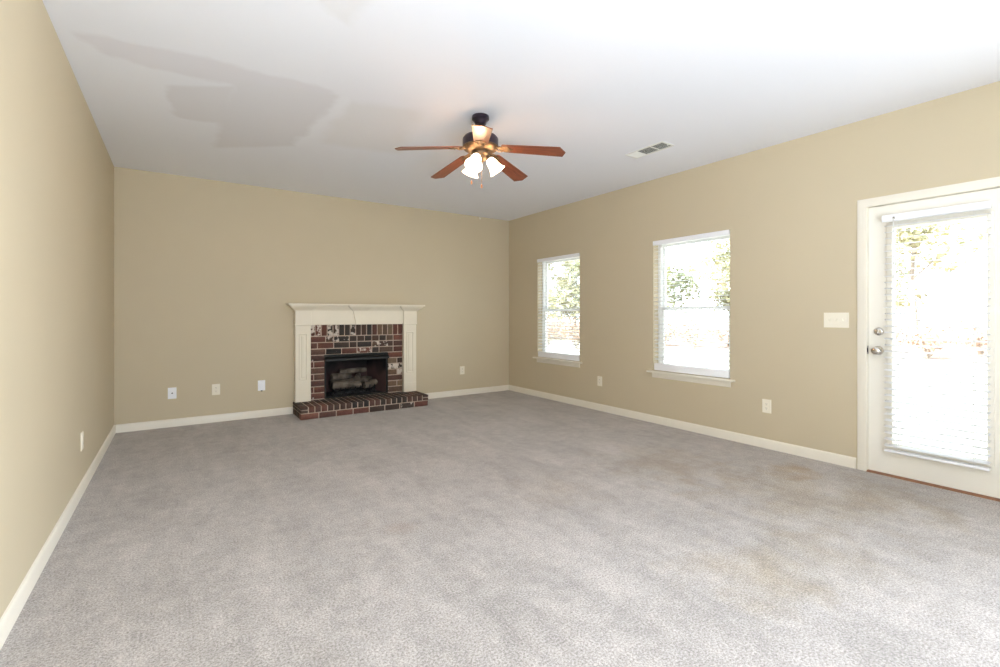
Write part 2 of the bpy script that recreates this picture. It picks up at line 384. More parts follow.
# ------------------------------------------------------------------ windows (right wall)
def frame_ring(m, x0, x1, y0, y1, z0, z1, w, wb=None):
    wb = wb or w
    m.box(x0, x1, y0, y0 + w, z0, z1, .003).box(x0, x1, y1 - w, y1, z0, z1, .003)
    m.box(x0, x1, y0 + w, y1 - w, z0, z0 + wb, .003).box(x0, x1, y0 + w, y1 - w, z1 - w, z1, .003)
def window(n, o, label):
    y0, y1, z0, z1 = o; w = empty(f'window_{n}', (XR, (y0 + y1) / 2, z0)); struct(w, label, 'window')
    hw = (y1 - y0) / 2; h = z1 - z0
    m = MB(); frame_ring(m, .085, T, -hw, hw, 0, h, .035); m.build('window_frame', M['vinyl'], w)
    mid = h * .478
    m = MB(); frame_ring(m, .125, .15, -hw + .03, hw - .03, mid - .018, h - .03, .035); s = m.build('upper_sash', M['vinyl'], w)
    MB().box(.135, .139, -hw + .062, hw - .062, mid + .016, h - .062).build('pane', M['glass'], s)
    m = MB(); frame_ring(m, .095, .12, -hw + .03, hw - .03, .03, mid + .018, .038, .05)
    m.box(.086, .095, -.05, .05, mid - .004, mid + .012, .002); s = m.build('lower_sash', M['vinyl'], w)
    MB().box(.105, .109, -hw + .065, hw - .065, .077, mid - .016).build('pane', M['glass'], s)
    m = MB(); m.box(-.055, .085, -hw - .055, hw + .055, -.022, -.002, .005, 2); m.build('window_sill', M['trim'], w)
    m = MB(); m.prism([(0, -.022), (-.012, -.022), (-.012, -.040), (-.010, -.072), (-.006, -.08), (0, -.08)], 'y', -hw - .008, hw + .008)
    m.build('apron', M['trim'], w)
    return w
window(1, WIN1, 'double-hung window nearest the back corner'); window(2, WIN2, 'double-hung window nearest the glazed door')
# window opening added behind the viewpoint to brighten the front of the room
w = empty('window_3', ((REAR_ADDED[0] + REAR_ADDED[1]) / 2, YF, REAR_ADDED[2])); struct(w, 'wide window opening added behind the viewpoint for fill light', 'window')
m = MB(); hw = (REAR_ADDED[1] - REAR_ADDED[0]) / 2; hh = REAR_ADDED[3] - REAR_ADDED[2]
for xa, xb in ((-hw, -hw + .05), (-.03, .03), (hw - .05, hw)): m.box(xa, xb, -.1, -.04, 0, hh)
m.box(-hw, hw, -.1, -.04, 0, .05).box(-hw, hw, -.1, -.04, hh - .05, hh); m.build('window_frame', M['vinyl'], w)

w = empty('window_4', (XR, (SIDE_ADDED[0] + SIDE_ADDED[1]) / 2, SIDE_ADDED[2])); struct(w, 'wide side window opening added out of view for fill light', 'window')  # unseen side opening, added to light the left wall
m = MB(); frame_ring(m, .06, .12, -.65, .65, 0, SIDE_ADDED[3] - SIDE_ADDED[2], .05); m.box(.06, .12, -.03, .03, .05, SIDE_ADDED[3] - SIDE_ADDED[2] - .05); m.build('window_frame', M['vinyl'], w)

# ------------------------------------------------------------------ blinds
def blind(loc, width, top, bottom, pitch, label, group, wand=False, depth=.048, rail_h=.05, stack=0.0, tilt=.003):
    """root at the headrail's wall side; slats run along y, room side is -x"""
    r = empty('window_blind', loc); tag(r, label, 'blind', group)
    hw = width / 2
    m = MB(); m.box(-depth - .008, 0, -hw + .004, hw - .004, top - rail_h + .006, top - .004, .002); h = m.build('headrail', M['white_plastic'], r)
    m = MB(); m.prism([(-depth - .010, top - rail_h), (-depth - .016, top - rail_h + .006), (-depth - .019, top - .012), (-depth - .014, top), (-depth - .009, top)], 'y', -hw - .002, hw + .002)
    m.build('valance', M['white_plastic'], r)
    z = top - rail_h - pitch * .6; m = MB(); zs = []
    low = bottom + .018 + stack
    while z > low + pitch * .3: zs.append(z); z -= pitch
    for z in zs:
        n = 4; A = []
        for yy in (-hw + .006, hw - .006):
            ring = []
            for i in range(n + 1):
                u = -1 + 2 * i / n; ring.append((u, z + .0035 * (1 - u * u) + u * tilt))
            A.append([m.bm.verts.new((-.004 - depth / 2 + u * depth / 2, yy, q)) for u, q in ring] + [m.bm.verts.new((-.004 - depth / 2 + u * depth / 2, yy, q - .0026)) for u, q in reversed(ring)])
        k = len(A[0])
        for i in range(k): m.bm.faces.new((A[0][i], A[0][(i + 1) % k], A[1][(i + 1) % k], A[1][i]))
        m.bm.faces.new(A[0][::-1]); m.bm.faces.new(A[1])
    m.build('slats', M['slat'], r)
    m = MB(); m.box(-depth - .006, -.002, -hw + .005, hw - .005, bottom, bottom + .018 + stack, .006, 2); m.build('bottom_rail', M['white_plastic'], r)
    for yy in (-hw * .72, hw * .72) if width < .7 else (-hw * .76, 0, hw * .76):
        m = MB()
        for xx in (-depth - .005, -.003): m.box(xx - .0009, xx + .0009, yy - .0012, yy + .0012, bottom + .01, top - rail_h)
        m.build('ladder_cord', M['cord'], r)
    if wand:
        y = hw - .07
        m = MB(); m.tube([(-depth - .022, y, top - rail_h + .018), (-depth - .023, y, top - rail_h - .02), (-depth - .024, y, top - .45)], .0035, 8)
        m.lathe([(.003, -.01), (.006, 0), (.006, .02), (.003, .03)], Matrix.Translation((-depth - .024, y, top - .47)), 10)
        m.build('tilt_wand', M['cord'], r)
        m = MB(); m.box(-depth - .024, -depth - .014, y - .006, y + .006, top - rail_h + .012, top - rail_h + .03, .002); m.build('wand_hook', M['nickel'], r)
    else:
        y = hw - .075
        m = MB(); m.tube([(-depth - .021, y, top - rail_h), (-depth - .021, y, top - .78)], .0022, 6)
        m.lathe([(.002, 0), (.007, -.012), (.008, -.03), (.004, -.034)], Matrix.Translation((-depth - .021, y, top - .775)), 10)
        m.build('lift_cord', M['cord'], r)
    return r
for o, lab in ((WIN1, 'white horizontal slat blind in the window nearest the back corner'), (WIN2, 'white horizontal slat blind in the window nearest the glazed door')):
    blind((XR + .052, (o[0] + o[1]) / 2, o[2]), o[1] - o[0] - .012, o[3] - o[2] - .003, .004, .043, lab, 'window blinds', stack=.06)

# ------------------------------------------------------------------ glazed door
dy0, dy1, _, dz1 = DOOR
d = empty('door_1', (XR, (dy0 + dy1) / 2, 0)); struct(d, 'cream exterior door with a full glass lite', 'door')
hw = (dy1 - dy0) / 2
m = MB()
def casing_prof(s): return [(0, 0), (-.016, 0), (-.018, .012), (-.014, .022), (-.014, .05), (-.009, .062), (0, .065)]
# mitred casing: profile (x, width outward) carried round the opening
cp = casing_prof(1); rings = []
for y, z, oy, oz in ((hw - .003, 0, 1, 0), (hw - .003, dz1 - .003, 1, 1), (-hw + .003, dz1 - .003, -1, 1), (-hw + .003, 0, -1, 0)):
    rings.append([m.bm.verts.new((x, y + oy * q, z + oz * q)) for x, q in cp])
for A_, B_ in zip(rings, rings[1:]):
    for i in range(len(cp)): m.bm.faces.new((A_[i], A_[(i + 1) % len(cp)], B_[(i + 1) % len(cp)], B_[i]))
m.bm.faces.new(rings[0][::-1]); m.bm.faces.new(rings[-1])
m.build('door_casing', M['trim'], d)
m = MB(); m.box(0, T, hw - .006, hw + .02 - .02, 0, dz1, .001).box(0, T, -hw, -hw + .006, 0, dz1, .001).box(0, T, -hw + .006, hw - .006, dz1 - .006, dz1, .001)
m.box(.052, .064, hw - .016, hw - .006, .02, dz1 - .006).box(.052, .064, -hw + .006, -hw + .016, .02, dz1 - .006).box(.052, .064, -hw + .006, hw - .006, dz1 - .016, dz1 - .006)
m.build('door_jamb', M['trim'], d)
LY0, LY1, LZ0, LZ1 = -.262, .270, .235, 1.88       # glass lite in door coordinates
slab_hw = hw - .009
m = MB()
m.box(.006, .05, LY1, slab_hw, .014, dz1 - .010, 0).box(.006, .05, -slab_hw, LY0, .014, dz1 - .010, 0)
m.box(.006, .05, LY0, LY1, .014, LZ0, 0).box(.006, .05, LY0, LY1, LZ1, dz1 - .010, 0)
m.build('door_slab', M['door'], d)
m = MB(); frame_ring(m, -.006, .058, LY0 - .02, LY1 + .02, LZ0 - .02, LZ1 + .02, .035); lf = m.build('lite_frame', M['door'], d)
MB().box(.026, .030, LY0 + .013, LY1 - .013, LZ0 + .013, LZ1 - .013).build('pane', M['glass'], lf)
RX = Matrix.Rotation(R(-90), 4, 'Y')                 # lathe axis z -> -x
ky = 1.365 - d.location.y
m = MB(); m.lathe([(.034, 0), (.034, .004), (.030, .009), (.013, .012), (.011, .034), (.018, .040), (.027, .048), (.029, .058), (.026, .067), (.015, .072), (.004, .073)], Matrix.Translation((.006, ky, .942)) @ RX, 32)
m.build('door_knob', M['nickel'], d)
m = MB(); m.lathe([(.031, 0), (.031, .005), (.026, .012), (.020, .015), (.002, .015)], Matrix.Translation((.006, ky - .003, 1.087)) @ RX, 28)
m.box(-.026, -.008, ky - .006, ky, 1.070, 1.104, .002); m.build('deadbolt', M['nickel'], d)
m = MB(); m.box(-.0015, .03, hw - .0075, hw - .0055, .91, .975, .0005).box(-.004, 0, hw - .006, hw + .006, .925, .96, .001); m.build('strike_plate', M['bronze'], d)
m = MB(); m.prism([(-.02, 0), (.15, 0), (.15, .010), (.02, .012), (-.006, .010), (-.016, .003)], 'y', -hw, hw); m.build('threshold', M['threshold'], d)
for z in (.25, 1.05, 1.82):
    m = MB(); m.lathe([(.007, -.045), (.007, .045)], Matrix.Translation((-.004, -hw + .006, z)), 12); m.build('hinge', M['nickel'], d)
blind((XR - .003, 1.033, .19), .572, 1.768, .002, .0468, 'white slat blind with a tilt wand on the glazed door', None, wand=True, tilt=.004)

# ------------------------------------------------------------------ brick helpers
def brick_obj(name, bricks, parent, mortar_boxes):
    """bricks: list of (x0,x1,y0,y1,z0,z1,color,paint)"""
    m = MB(); lay = m.bm.loops.layers.float_color.new('brick')
    for x0, x1, y0, y1, z0, z1, c, p in bricks:
        n0 = set(m.bm.faces)
        m.box(x0, x1, y0, y1, z0, z1, .003)
        for f in m.bm.faces:
            if f not in n0:
                for l in f.loops: l[lay] = (*c, p)
    o = m.build(name, M['brick'], parent, ang=50)
    k = MB()
    for q in mortar_boxes: k.box(*q)
    k.build('mortar', M['mortar'], o)
    return o
def brick_col(kind=None):
    base = random.choice([(.110, .042, .030), (.095, .038, .028), (.13, .052, .036), (.075, .036, .028), (.095, .05, .036)])
    if kind == 'dark': base = random.choice([(.038, .027, .021), (.052, .032, .024), (.066, .036, .026), (.028, .022, .019)])
    if kind == 'tan': base = random.choice([(.17, .115, .07), (.125, .075, .046), (.09, .055, .036)])
    if kind == 'soot': base = (.014, .012, .011)
    k = random.uniform(.95, 1.35); return tuple(c * k for c in base)

# ------------------------------------------------------------------ fireplace
F = empty('fireplace', (1.965, YB, 0)); tag(F, 'brick fireplace with cream painted mantel and raised brick hearth', 'fireplace')
fx = lambda x: x - 1.965
# hearth: stretcher course below, rowlock course on top, mortar body between
bricks = []
hx0, hx1, hy0 = fx(HX0), fx(HX1), HYF - YB
nst = 8; w = (hx1 - hx0) / nst; mg = .012
for i in range(nst):
    bricks.append((hx0 + i * w + (mg / 2 if i else 0), hx0 + (i + 1) * w - mg / 2, hy0, hy0 + .095, .002, .066, brick_col('dark' if i > 3 and random.random() < .6 else None), random.choice([0, 0, .35]) if i > 4 else 0))
for sx in (0, 1):                                   # ends of the lower course
    xa, xb = (hx0, hx0 + .095) if sx == 0 else (hx1 - .095, hx1)
    ya = hy0 + .104
    for j in range(2): bricks.append((xa, xb, ya + j * .178, ya + j * .178 + .169 if j == 0 else -.004, .002, .066, brick_col('dark'), 0))
nr = 20; w = (hx1 - hx0 - .17) / nr; a0 = hx0 + .085
for i in range(nr):                                 # rowlocks, two deep
    xa, xb = a0 + i * w + mg / 2, a0 + (i + 1) * w - mg / 2
    c = brick_col('dark' if random.random() < .55 else None)
    bricks.append((xa, xb, hy0, hy0 + .20, .076, HZ, c, 0)); bricks.append((xa, xb, hy0 + .209, -.004, .076, HZ, brick_col('dark'), 0))
for sx in (0, 1):                                   # flat bricks stacked at both ends
    xa, xb = (hx0, a0 - mg / 2) if sx == 0 else (hx1 - .085 + mg / 2, hx1)
    for j in range(2):
        for z0_, z1_ in ((.076, .1065), (.1155, HZ)):
            bricks.append((xa, xb, hy0 + j * .209, (hy0 + .20) if j == 0 else -.004, z0_, z1_, brick_col('dark'), 0))
brick_obj('hearth', bricks, F, [(hx0 + .006, hx1 - .006, hy0 + .005, -.003, 0, HZ - .004)])
# surround: soldier course, three courses, jambs; faces sit 3 cm proud of the wall
bricks = []; sy0, sy1 = -.032, -.003
sx0, sx1 = fx(1.350), fx(2.590); ox0, ox1 = fx(OPEN[0]), fx(OPEN[1])
zt = 1.10; course = .0792; zs = .945
n = 17; w = (sx1 - sx0) / n
for i in range(n):
    t = i / n
    kind = 'dark' if .12 < t < .62 else ('tan' if random.random() < .3 else None)
    paint = random.choice([.15, .35, .48]) if t < .45 else random.choice([0, 0, .2])
    if i in (0,): paint = .55
    bricks.append((sx0 + i * w + mg / 2, sx0 + (i + 1) * w - mg / 2, sy0, sy1, zs + mg / 2, zt, brick_col(kind), paint))
L_ = .200
for r in range(3):
    z1_ = zs - r * course - mg / 2; z0_ = z1_ - course + mg
    x = sx0 - (.10 if r % 2 else .0); i = 0
    while x < sx1 - .01:
        # mix of stretchers and snapped headers, as laid
        ln = random.choice([L_, L_, .10]); xa = max(x, sx0); xb = min(x + ln, sx1)
        if sx1 - xb < .04: xb = sx1
        if xb - xa > .03:
            c0 = (xa + xb) / 2; inner = ox0 + .02 < c0 < ox1
            kind = 'dark' if inner and random.random() < .8 else ('tan' if c0 > 0 and random.random() < .35 else None)
            if r == 2 and ox0 - .03 < c0 < ox0 + .25: kind = 'soot'
            bricks.append((xa + (mg / 2 if xa > sx0 else 0), xb - (mg / 2 if xb < sx1 else 0), sy0, sy1, z0_, z1_, brick_col(kind), random.choice([0, 0, .25, .4]) if inner else random.choice([0, 0, .15])))
        x = xb if xb > x else x + ln
row = 0; z = zs - 3 * course
while z > HZ + .02:
    z1_ = z - mg / 2; z0_ = max(z - course + mg / 2, HZ + .003)
    for side, (xa, xb) in enumerate(((sx0, ox0), (ox1, sx1))):
        if row % 2 == 0: cuts = [xa, xb]
        else: cuts = [xa, xa + (.055 if side == 0 else .125), xb]
        for p, q in zip(cuts, cuts[1:]):
            kind = None if side == 0 else random.choice(['tan', 'tan', 'dark', None])
            paint = 0
            if side == 1 and row in (2, 3) and q == xb: paint = .5
            if row == 6: paint = .3
            if side == 0 and row in (0, 4, 5) and q == xb: paint = .27
            bricks.append((p + (mg / 2 if p > xa else 0), q - (mg / 2 if q < xb else 0), sy0, sy1, z0_, z1_, brick_col(kind), paint))
    z -= course; row += 1
brick_obj('brick_surround', bricks, F, [(sx0, ox0 - .002, sy0 + .006, -.002, HZ, zt), (ox1 + .002, sx1, sy0 + .006, -.002, HZ, zt), (ox0 - .002, ox1 + .002, sy0 + .006, -.002, OPEN[3] + .004, zt)])

# firebox: splayed panels, floor, roof, black face frame and hood
fb_d, inx = .46, .13
def panel(name, pts, thick, m, parent):
    b_ = MB(); nrm = (Vector(pts[1]) - Vector(pts[0])).cross(Vector(pts[2]) - Vector(pts[0])).normalized() * thick
    A = [b_.bm.verts.new(p) for p in pts]; B = [b_.bm.verts.new(Vector(p) + nrm) for p in pts]
    k = len(pts)
    for i in range(k): b_.bm.faces.new((A[i], A[(i + 1) % k], B[(i + 1) % k], B[i]))
    b_.bm.faces.new(A[::-1]); b_.bm.faces.new(B); return b_.build(name, m, parent)
fbx = empty('firebox', (0, 0, 0)); fbx.parent = F
zb, ztp = HZ + .004, OPEN[3] - .002; e = .012
bx0, bx1 = ox0 + inx, ox1 - inx
panel('side_panel', [(ox0 + e, .005, zb), (bx0, fb_d, zb), (bx0, fb_d, ztp), (ox0 + e, .005, ztp)], .01, M['fire'], fbx)
panel('side_panel', [(ox1 - e, .005, zb), (ox1 - e, .005, ztp), (bx1, fb_d, ztp), (bx1, fb_d, zb)], .01, M['fire'], fbx)
panel('back_panel', [(bx0, fb_d, zb), (bx1, fb_d, zb), (bx1, fb_d, ztp), (bx0, fb_d, ztp)], .01, M['fire'], fbx)
panel('roof_panel', [(ox0 + e, .005, ztp), (bx0, fb_d, ztp), (bx1, fb_d, ztp), (ox1 - e, .005, ztp)], .01, M['soot'], fbx)
panel('floor_panel', [(ox0 + e, .005, zb), (ox1 - e, .005, zb), (bx1, fb_d, zb), (bx0, fb_d, zb)], .006, M['soot'], fbx)
m = MB(); m.box(ox0 + .001, ox0 + .022, -.022, .03, zb, ztp, .002).box(ox1 - .022, ox1 - .001, -.022, .03, zb, ztp, .002).box(ox0 + .022, ox1 - .022, -.022, .03, ztp - .05, ztp, .002).box(ox0 + .022, ox1 - .022, -.018, .03, zb, zb + .012, .002)
m.build('face_frame', M['black'], F)
m = MB(); m.prism([(-.008, ztp - .012), (-.070, ztp - .050), (-.074, ztp - .078), (-.064, ztp - .078), (-.004, ztp - .034)], 'x', ox0 + .004, ox1 - .004); m.build('heat_hood', M['black'], F)

# mantel: plinth legs with raised panels, frieze with keystone, crown, shelf
MT = empty('mantel', (0, 0, 0)); MT.parent = F
l0, l1, r0, r1 = fx(1.180), fx(1.358), fx(2.582), fx(2.768); ld = -.085
FZ0, FZ1 = 1.09, 1.268
for xa, xb in ((l0, l1), (r0, r1)):
    m = MB(); m.box(xa, xb, ld, -.002, HZ + .001, FZ0 + .004, .002)
    leg = m.build('leg', M['mantel'], MT)
    m = MB(); m.box(xa - .001, xb + .001, ld - .002, -.002, HZ + .001, HZ + .13, .001); m.build('plinth', M['mantel'], leg)
    pa, pb, z0_, z1_ = xa + .040, xb - .040, .415, .985
    m = MB()
    for q in ((pa, pa + .014, z0_, z1_), (pb - .014, pb, z0_, z1_), (pa + .014, pb - .014, z0_, z0_ + .014), (pa + .014, pb - .014, z1_ - .014, z1_)):
        m.box(q[0], q[1], ld - .009, ld + .002, q[2], q[3], .004)
    m.box(pa + .028, pb - .028, ld - .006, ld + .002, z0_ + .028, z1_ - .028, .005); m.build('panel_moulding', M['mantel'], leg)
m = MB(); m.box(l0 + .001, r1 - .001, ld + .006, -.002, FZ0, FZ1 + .08, .002)
for xa, xb in ((l0, l1), (r0, r1)): m.box(xa - .004, xb + .004, ld - .014, -.002, FZ0 + .003, FZ1 + .05, .003)
m.box(l0 - .008, l1 + .008, ld - .016, -.002, FZ0 - .004, FZ0 + .012, .004).box(r0 - .008, r1 + .008, ld - .016, -.002, FZ0 - .004, FZ0 + .012, .004)
fr = m.build('frieze', M['mantel'], MT)
kc = (sx0 + sx1) / 2
m = MB(); m.prism([(kc - .055, FZ0), (kc + .055, FZ0), (kc + .095, FZ1 + .05), (kc - .095, FZ1 + .05)], 'y', ld - .016, ld + .01); m.build('keystone', M['mantel'], fr)
# crown runs: profile swept with mitred returns; breaks forward over legs and keystone
prof = [(0, FZ1), (.008, FZ1), (.012, FZ1 + .008), (.026, FZ1 + .022), (.046, FZ1 + .036), (.062, FZ1 + .050), (.068, FZ1 + .060), (.068, FZ1 + .068), (0, FZ1 + .068)]
def crown(xa, xb, yf, lret, rret, scale=1.0):
    m_ = MB(); pr = [(o * scale, z) for o, z in prof]; path = []
    if lret: path += [(xa, -.002, -1, 0), (xa, yf, -1, -1)]
    else: path += [(xa, yf, 0, -1)]
    if rret: path += [(xb, yf, 1, -1), (xb, -.002, 1, 0)]
    else: path += [(xb, yf, 0, -1)]
    m_.loft(pr, path); return m_
cr = crown(l0 - .004, r1 + .004, ld + .006, False, False, .55).build('crown_moulding', M['mantel'], MT)
crown(l0 - .004, l1 + .004, ld - .018, True, True).build('crown_return', M['mantel'], cr)
crown(r0 - .004, r1 + .004, ld - .018, True, True).build('crown_return', M['mantel'], cr)
crown(kc - .092, kc + .092, ld - .018, True, True).build('crown_return', M['mantel'], cr)
m = MB(); m.box(l0 - .095, r1 + .090, -.19, -.002, FZ1 + .066, FZ1 + .086, .004, 2); m.build('mantel_shelf', M['mantel'], MT)

# gas logs and grate inside the firebox: things of their own
def world(x, y, z): return (1.965 + x, YB + y, z)
g = empty('fire_grate', world(0, .2, zb + .008)); tag(g, 'black iron grate with upturned fingers holding the fireplace logs', 'grate')
m = MB()
for i in range(9):
    x = -.26 + i * .065
    m.tube([(x, -.125, .115), (x, -.12, .085), (x, -.09, .065), (x, .12, .065), (x, .135, .09)], .007, 8)
m.build('bars', M['iron'], g)
m = MB(); m.box(-.29, .29, -.07, -.055, .052, .066, .003).box(-.26, .26, .075, .09, .052, .066, .003); m.build('cross_rail', M['iron'], g)
for x in (-.24, .24):
    for y in (-.0625, .0825):
        m = MB(); m.tube([(x, y, 0), (x, y, .055)], .008, 8); m.build('leg', M['iron'], g)
m = MB(); rb = random.Random(3)
for i in range(90):
    x, y = rb.uniform(-.30, .30), rb.uniform(-.12, .10); s_ = rb.uniform(.012, .026)
    r_ = bmesh.ops.create_icosphere(m.bm, subdivisions=1, radius=s_); bmesh.ops.translate(m.bm, verts=r_['verts'], vec=(x, y, s_ * .7))
o = m.build('ember_bed', M['ember']); o.location = world(0, .2, zb + .006); tag(o, 'bed of dark loose embers on the firebox floor', 'embers', kind='stuff')
def log(p0, p1, r0_, r1_, seed, label):
    rr = random.Random(seed); p0, p1 = Vector(p0), Vector(p1); m_ = MB(); k = 14; n_ = 18; d_ = (p1 - p0); u = d_.cross(Vector((0, 0, 1))).normalized(); v = u.cross(d_).normalized()
    ph = [rr.uniform(0, 6.28) for _ in range(6)]; rings = []
    for i in range(k + 1):
        t = i / k; c = p0 + d_ * t + v * .012 * sin(3.1 * t + ph[0]) + u * .010 * sin(4 * t + ph[1]); rad = r0_ + (r1_ - r0_) * t
        if i in (0, k): rad *= .86
        rings.append([m_.bm.verts.new(c - p0 + (u * cos(2 * pi * j / n_) + v * sin(2 * pi * j / n_)) * rad * (1 + .10 * sin(3 * 2 * pi * j / n_ + ph[2] + 3 * t) + .07 * sin(7 * 2 * pi * j / n_ + ph[3] + 9 * t) + rr.uniform(-.05, .05))) for j in range(n_)])
    for a, b_ in zip(rings, rings[1:]):
        for j in range(n_): m_.bm.faces.new((a[j], a[(j + 1) % n_], b_[(j + 1) % n_], b_[j]))
    m_.bm.faces.new(rings[0][::-1]); m_.bm.faces.new(rings[-1])
    o_ = m_.build('fireplace_log', M['log'], ang=60); o_.location = world(*p0); tag(o_, label, 'log', 'logs in the fireplace grate')
gz = zb + .008 + .072
log((-.30, .105, gz + .052), (.08, .125, gz + .050), .054, .048, 1, 'thick ceramic log lying at the front left of the grate')
log((-.28, .285, gz + .064), (.29, .275, gz + .060), .064, .056, 2, 'long ceramic log lying along the back of the grate')
log((-.29, .16, gz + .148), (-.02, .27, gz + .166), .046, .040, 3, 'ceramic log stacked crosswise on the left of the pile')
log((.02, .115, gz + .120), (.12, .30, gz + .165), .040, .036, 4, 'short ceramic log propped across the middle of the pile')
log((.12, .100, gz + .048), (.30, .155, gz + .052), .050, .046, 5, 'short stubby ceramic log at the right end of the grate')
log((-.16, .25, gz + .225), (.20, .26, gz + .215), .038, .032, 6, 'slim ceramic log lying across the top of the pile')

# ------------------------------------------------------------------ wall plates
def plate(loc, rz, kind, mname, label, cat='outlet', gang=1):
    name = {'duplex': 'wall_outlet', 'coax': 'cable_jack_plate', 'phone': 'phone_jack_plate', 'switch': 'light_switch_plate'}[kind]
    r = empty(name, loc, rz); tag(r, label, cat)
    w_, h_ = (.078, .122) if gang == 1 else (.176, .122)
    dark = M['dark_plastic']; pm = M[mname]
    m_ = MB(); m_.prism([(-w_ / 2, -h_ / 2), (w_ / 2, -h_ / 2), (w_ / 2, h_ / 2), (-w_ / 2, h_ / 2)], 'y', -.004, 0); m_.prism([(-w_ / 2 + .004, -h_ / 2 + .004), (w_ / 2 - .004, -h_ / 2 + .004), (w_ / 2 - .004, h_ / 2 - .004), (-w_ / 2 + .004, h_ / 2 - .004)], 'y', -.0065, -.003); m_.build('cover_plate', pm, r)
    if kind == 'duplex':
        for z in (.0195, -.0195):
            m_ = MB(); pts = []
            for i in range(24):
                a = 2 * pi * i / 24; pts.append((.0165 * cos(a), z + max(-.0135, min(.0135, .0165 * sin(a)))))
            m_.prism(pts, 'y', -.0085, -.006); f_ = m_.build('receptacle', pm, r)
            k = MB(); k.box(-.0065, -.0045, -.0088, -.0083, z - .001, z + .008).box(.0045, .0065, -.0088, -.0083, z, z + .008).box(-.002, .002, -.0088, -.0083, z - .009, z - .005); k.build('slots', dark, f_)
        m_ = MB(); m_.lathe([(.0028, 0), (.0028, .0012)], Matrix.Translation((0, -.0065, 0)) @ Matrix.Rotation(R(90), 4, 'X'), 10); m_.build('screw', pm, r)
    elif kind == 'coax':
        RXm = Matrix.Translation((0, -.006, 0)) @ Matrix.Rotation(R(90), 4, 'X')
        m_ = MB(); m_.lathe([(.0075, 0), (.0075, .004), (.0048, .004), (.0048, .012)], RXm, 6); m_.build('connector', M['dark_plastic'], r)
        for z in (.042, -.042):
            m_ = MB(); m_.lathe([(.003, 0), (.003, .0012)], Matrix.Translation((0, -.0065, z)) @ Matrix.Rotation(R(90), 4, 'X'), 10); m_.build('screw', pm, r)
    elif kind == 'phone':
        m_ = MB(); m_.box(-.022, .022, -.014, -.006, -.032, .030, .003, 2); j = m_.build('jack_housing', pm, r)
        k = MB(); k.box(-.010, .010, -.013, -.004, -h_ / 2 - .008, -h_ / 2 + .004, .002); k.build('cable_stub', dark, r)
    elif kind == 'switch':
        for x in (-.046, 0, .046):
            m_ = MB(); m_.box(x - .008, x + .008, -.0082, -.006, -.016, .016, .0008); s_ = m_.build('switch_slot', pm, r)
            m_ = MB(); m_.box(x - .005, x + .005, -.020, -.006, -.004, .009, .001, 1, Matrix.Translation((0, 0, .0)) ); m_.build('toggle', pm, s_)
            for z in (.03, -.03):
                k = MB(); k.lathe([(.0026, 0), (.0026, .001)], Matrix.Translation((x, -.0065, z)) @ Matrix.Rotation(R(90), 4, 'X'), 8); k.build('screw', pm, r)
    return r
plate((-.055, YB, .365), 0, 'coax', 'white_plastic', 'white cable jack plate with dark centre, leftmost on the fireplace wall')
plate((.354, YB, .369), 0, 'duplex', 'ivory', 'ivory wall outlet between two white plates left of the fireplace')
plate((.819, YB, .376), 0, 'phone', 'white_plastic', 'white jack plate with dark stub beneath, closest left of the fireplace')
plate((3.559, YB, .377), 0, 'duplex', 'ivory', 'ivory wall outlet right of the fireplace near the corner')
plate((XR, 4.255, .374), R(-90), 'duplex', 'ivory', 'ivory wall outlet low between the two windows')
plate((XR, 2.192, .384), R(-90), 'duplex', 'ivory', 'ivory wall outlet low between the near window and the door')
plate((XL, 4.275, .352), R(90), 'duplex', 'ivory', 'ivory wall outlet low on the left wall')
plate((XR, 1.643, 1.172), R(-90), 'switch', 'ivory', 'ivory three-gang toggle switch plate beside the glazed door', 'light switch', 3)

# small white hook where the back wall meets the ceiling
m = MB(); m.tube([(0, 0, 0), (0, -.012, -.002), (0, -.020, -.012), (0, -.016, -.024), (0, -.008, -.024)], .003, 8); m.lathe([(.008, 0), (.007, .003)], Matrix.Translation((0, 0, 0)) @ Matrix.Rotation(R(90), 4, 'X'), 12)
o = m.build('wall_hook', M['white_plastic']); o.location = (3.873, YB, 2.722); tag(o, 'tiny white hook at the top of the fireplace wall', 'hook')

# ------------------------------------------------------------------ ceiling register
v = empty('ceiling_vent', (3.596, 2.838, H)); tag(v, 'white louvred air register in the ceiling', 'vent')
vw, vl = .088, .212; fw = .018
m = MB()
for q in ((-vw, vw, -vl, -vl + fw), (-vw, vw, vl - fw, vl), (-vw, -vw + fw, -vl + fw, vl - fw), (vw - fw, vw, -vl + fw, vl - fw)): m.box(q[0], q[1], q[2], q[3], -.008, 0, .003)
m.box(-vw + fw, vw - fw, -.070, -.062, -.007, 0).box(-vw + fw, vw - fw, .088, .096, -.007, 0)
m.build('register_frame', M['vent_white'], v)
MB().box(-vw + fw, vw - fw, -vl + fw, vl - fw, -.0012, -.0002).build('duct_opening', M['vent_dark'], v)
m = MB()
y = -vl + fw + .008
while y < vl - fw - .004:
    tl = 26 if y < .088 else -40                       # the far bank of louvres turns its faces to the room
    m.box(-vw + fw + .001, vw - fw - .001, -.0058, .0058, -.0005, .0005, 0, 1, Matrix.Translation((0, y, -.0062)) @ Matrix.Rotation(R(tl), 4, 'X')); y += .0125
m.build('louvres', M['vent_white'], v)
m = MB(); m.box(-.004, .004, -vl + .004, -vl + .014, -.020, -.007, .001); m.build('damper_lever', M['vent_white'], v)

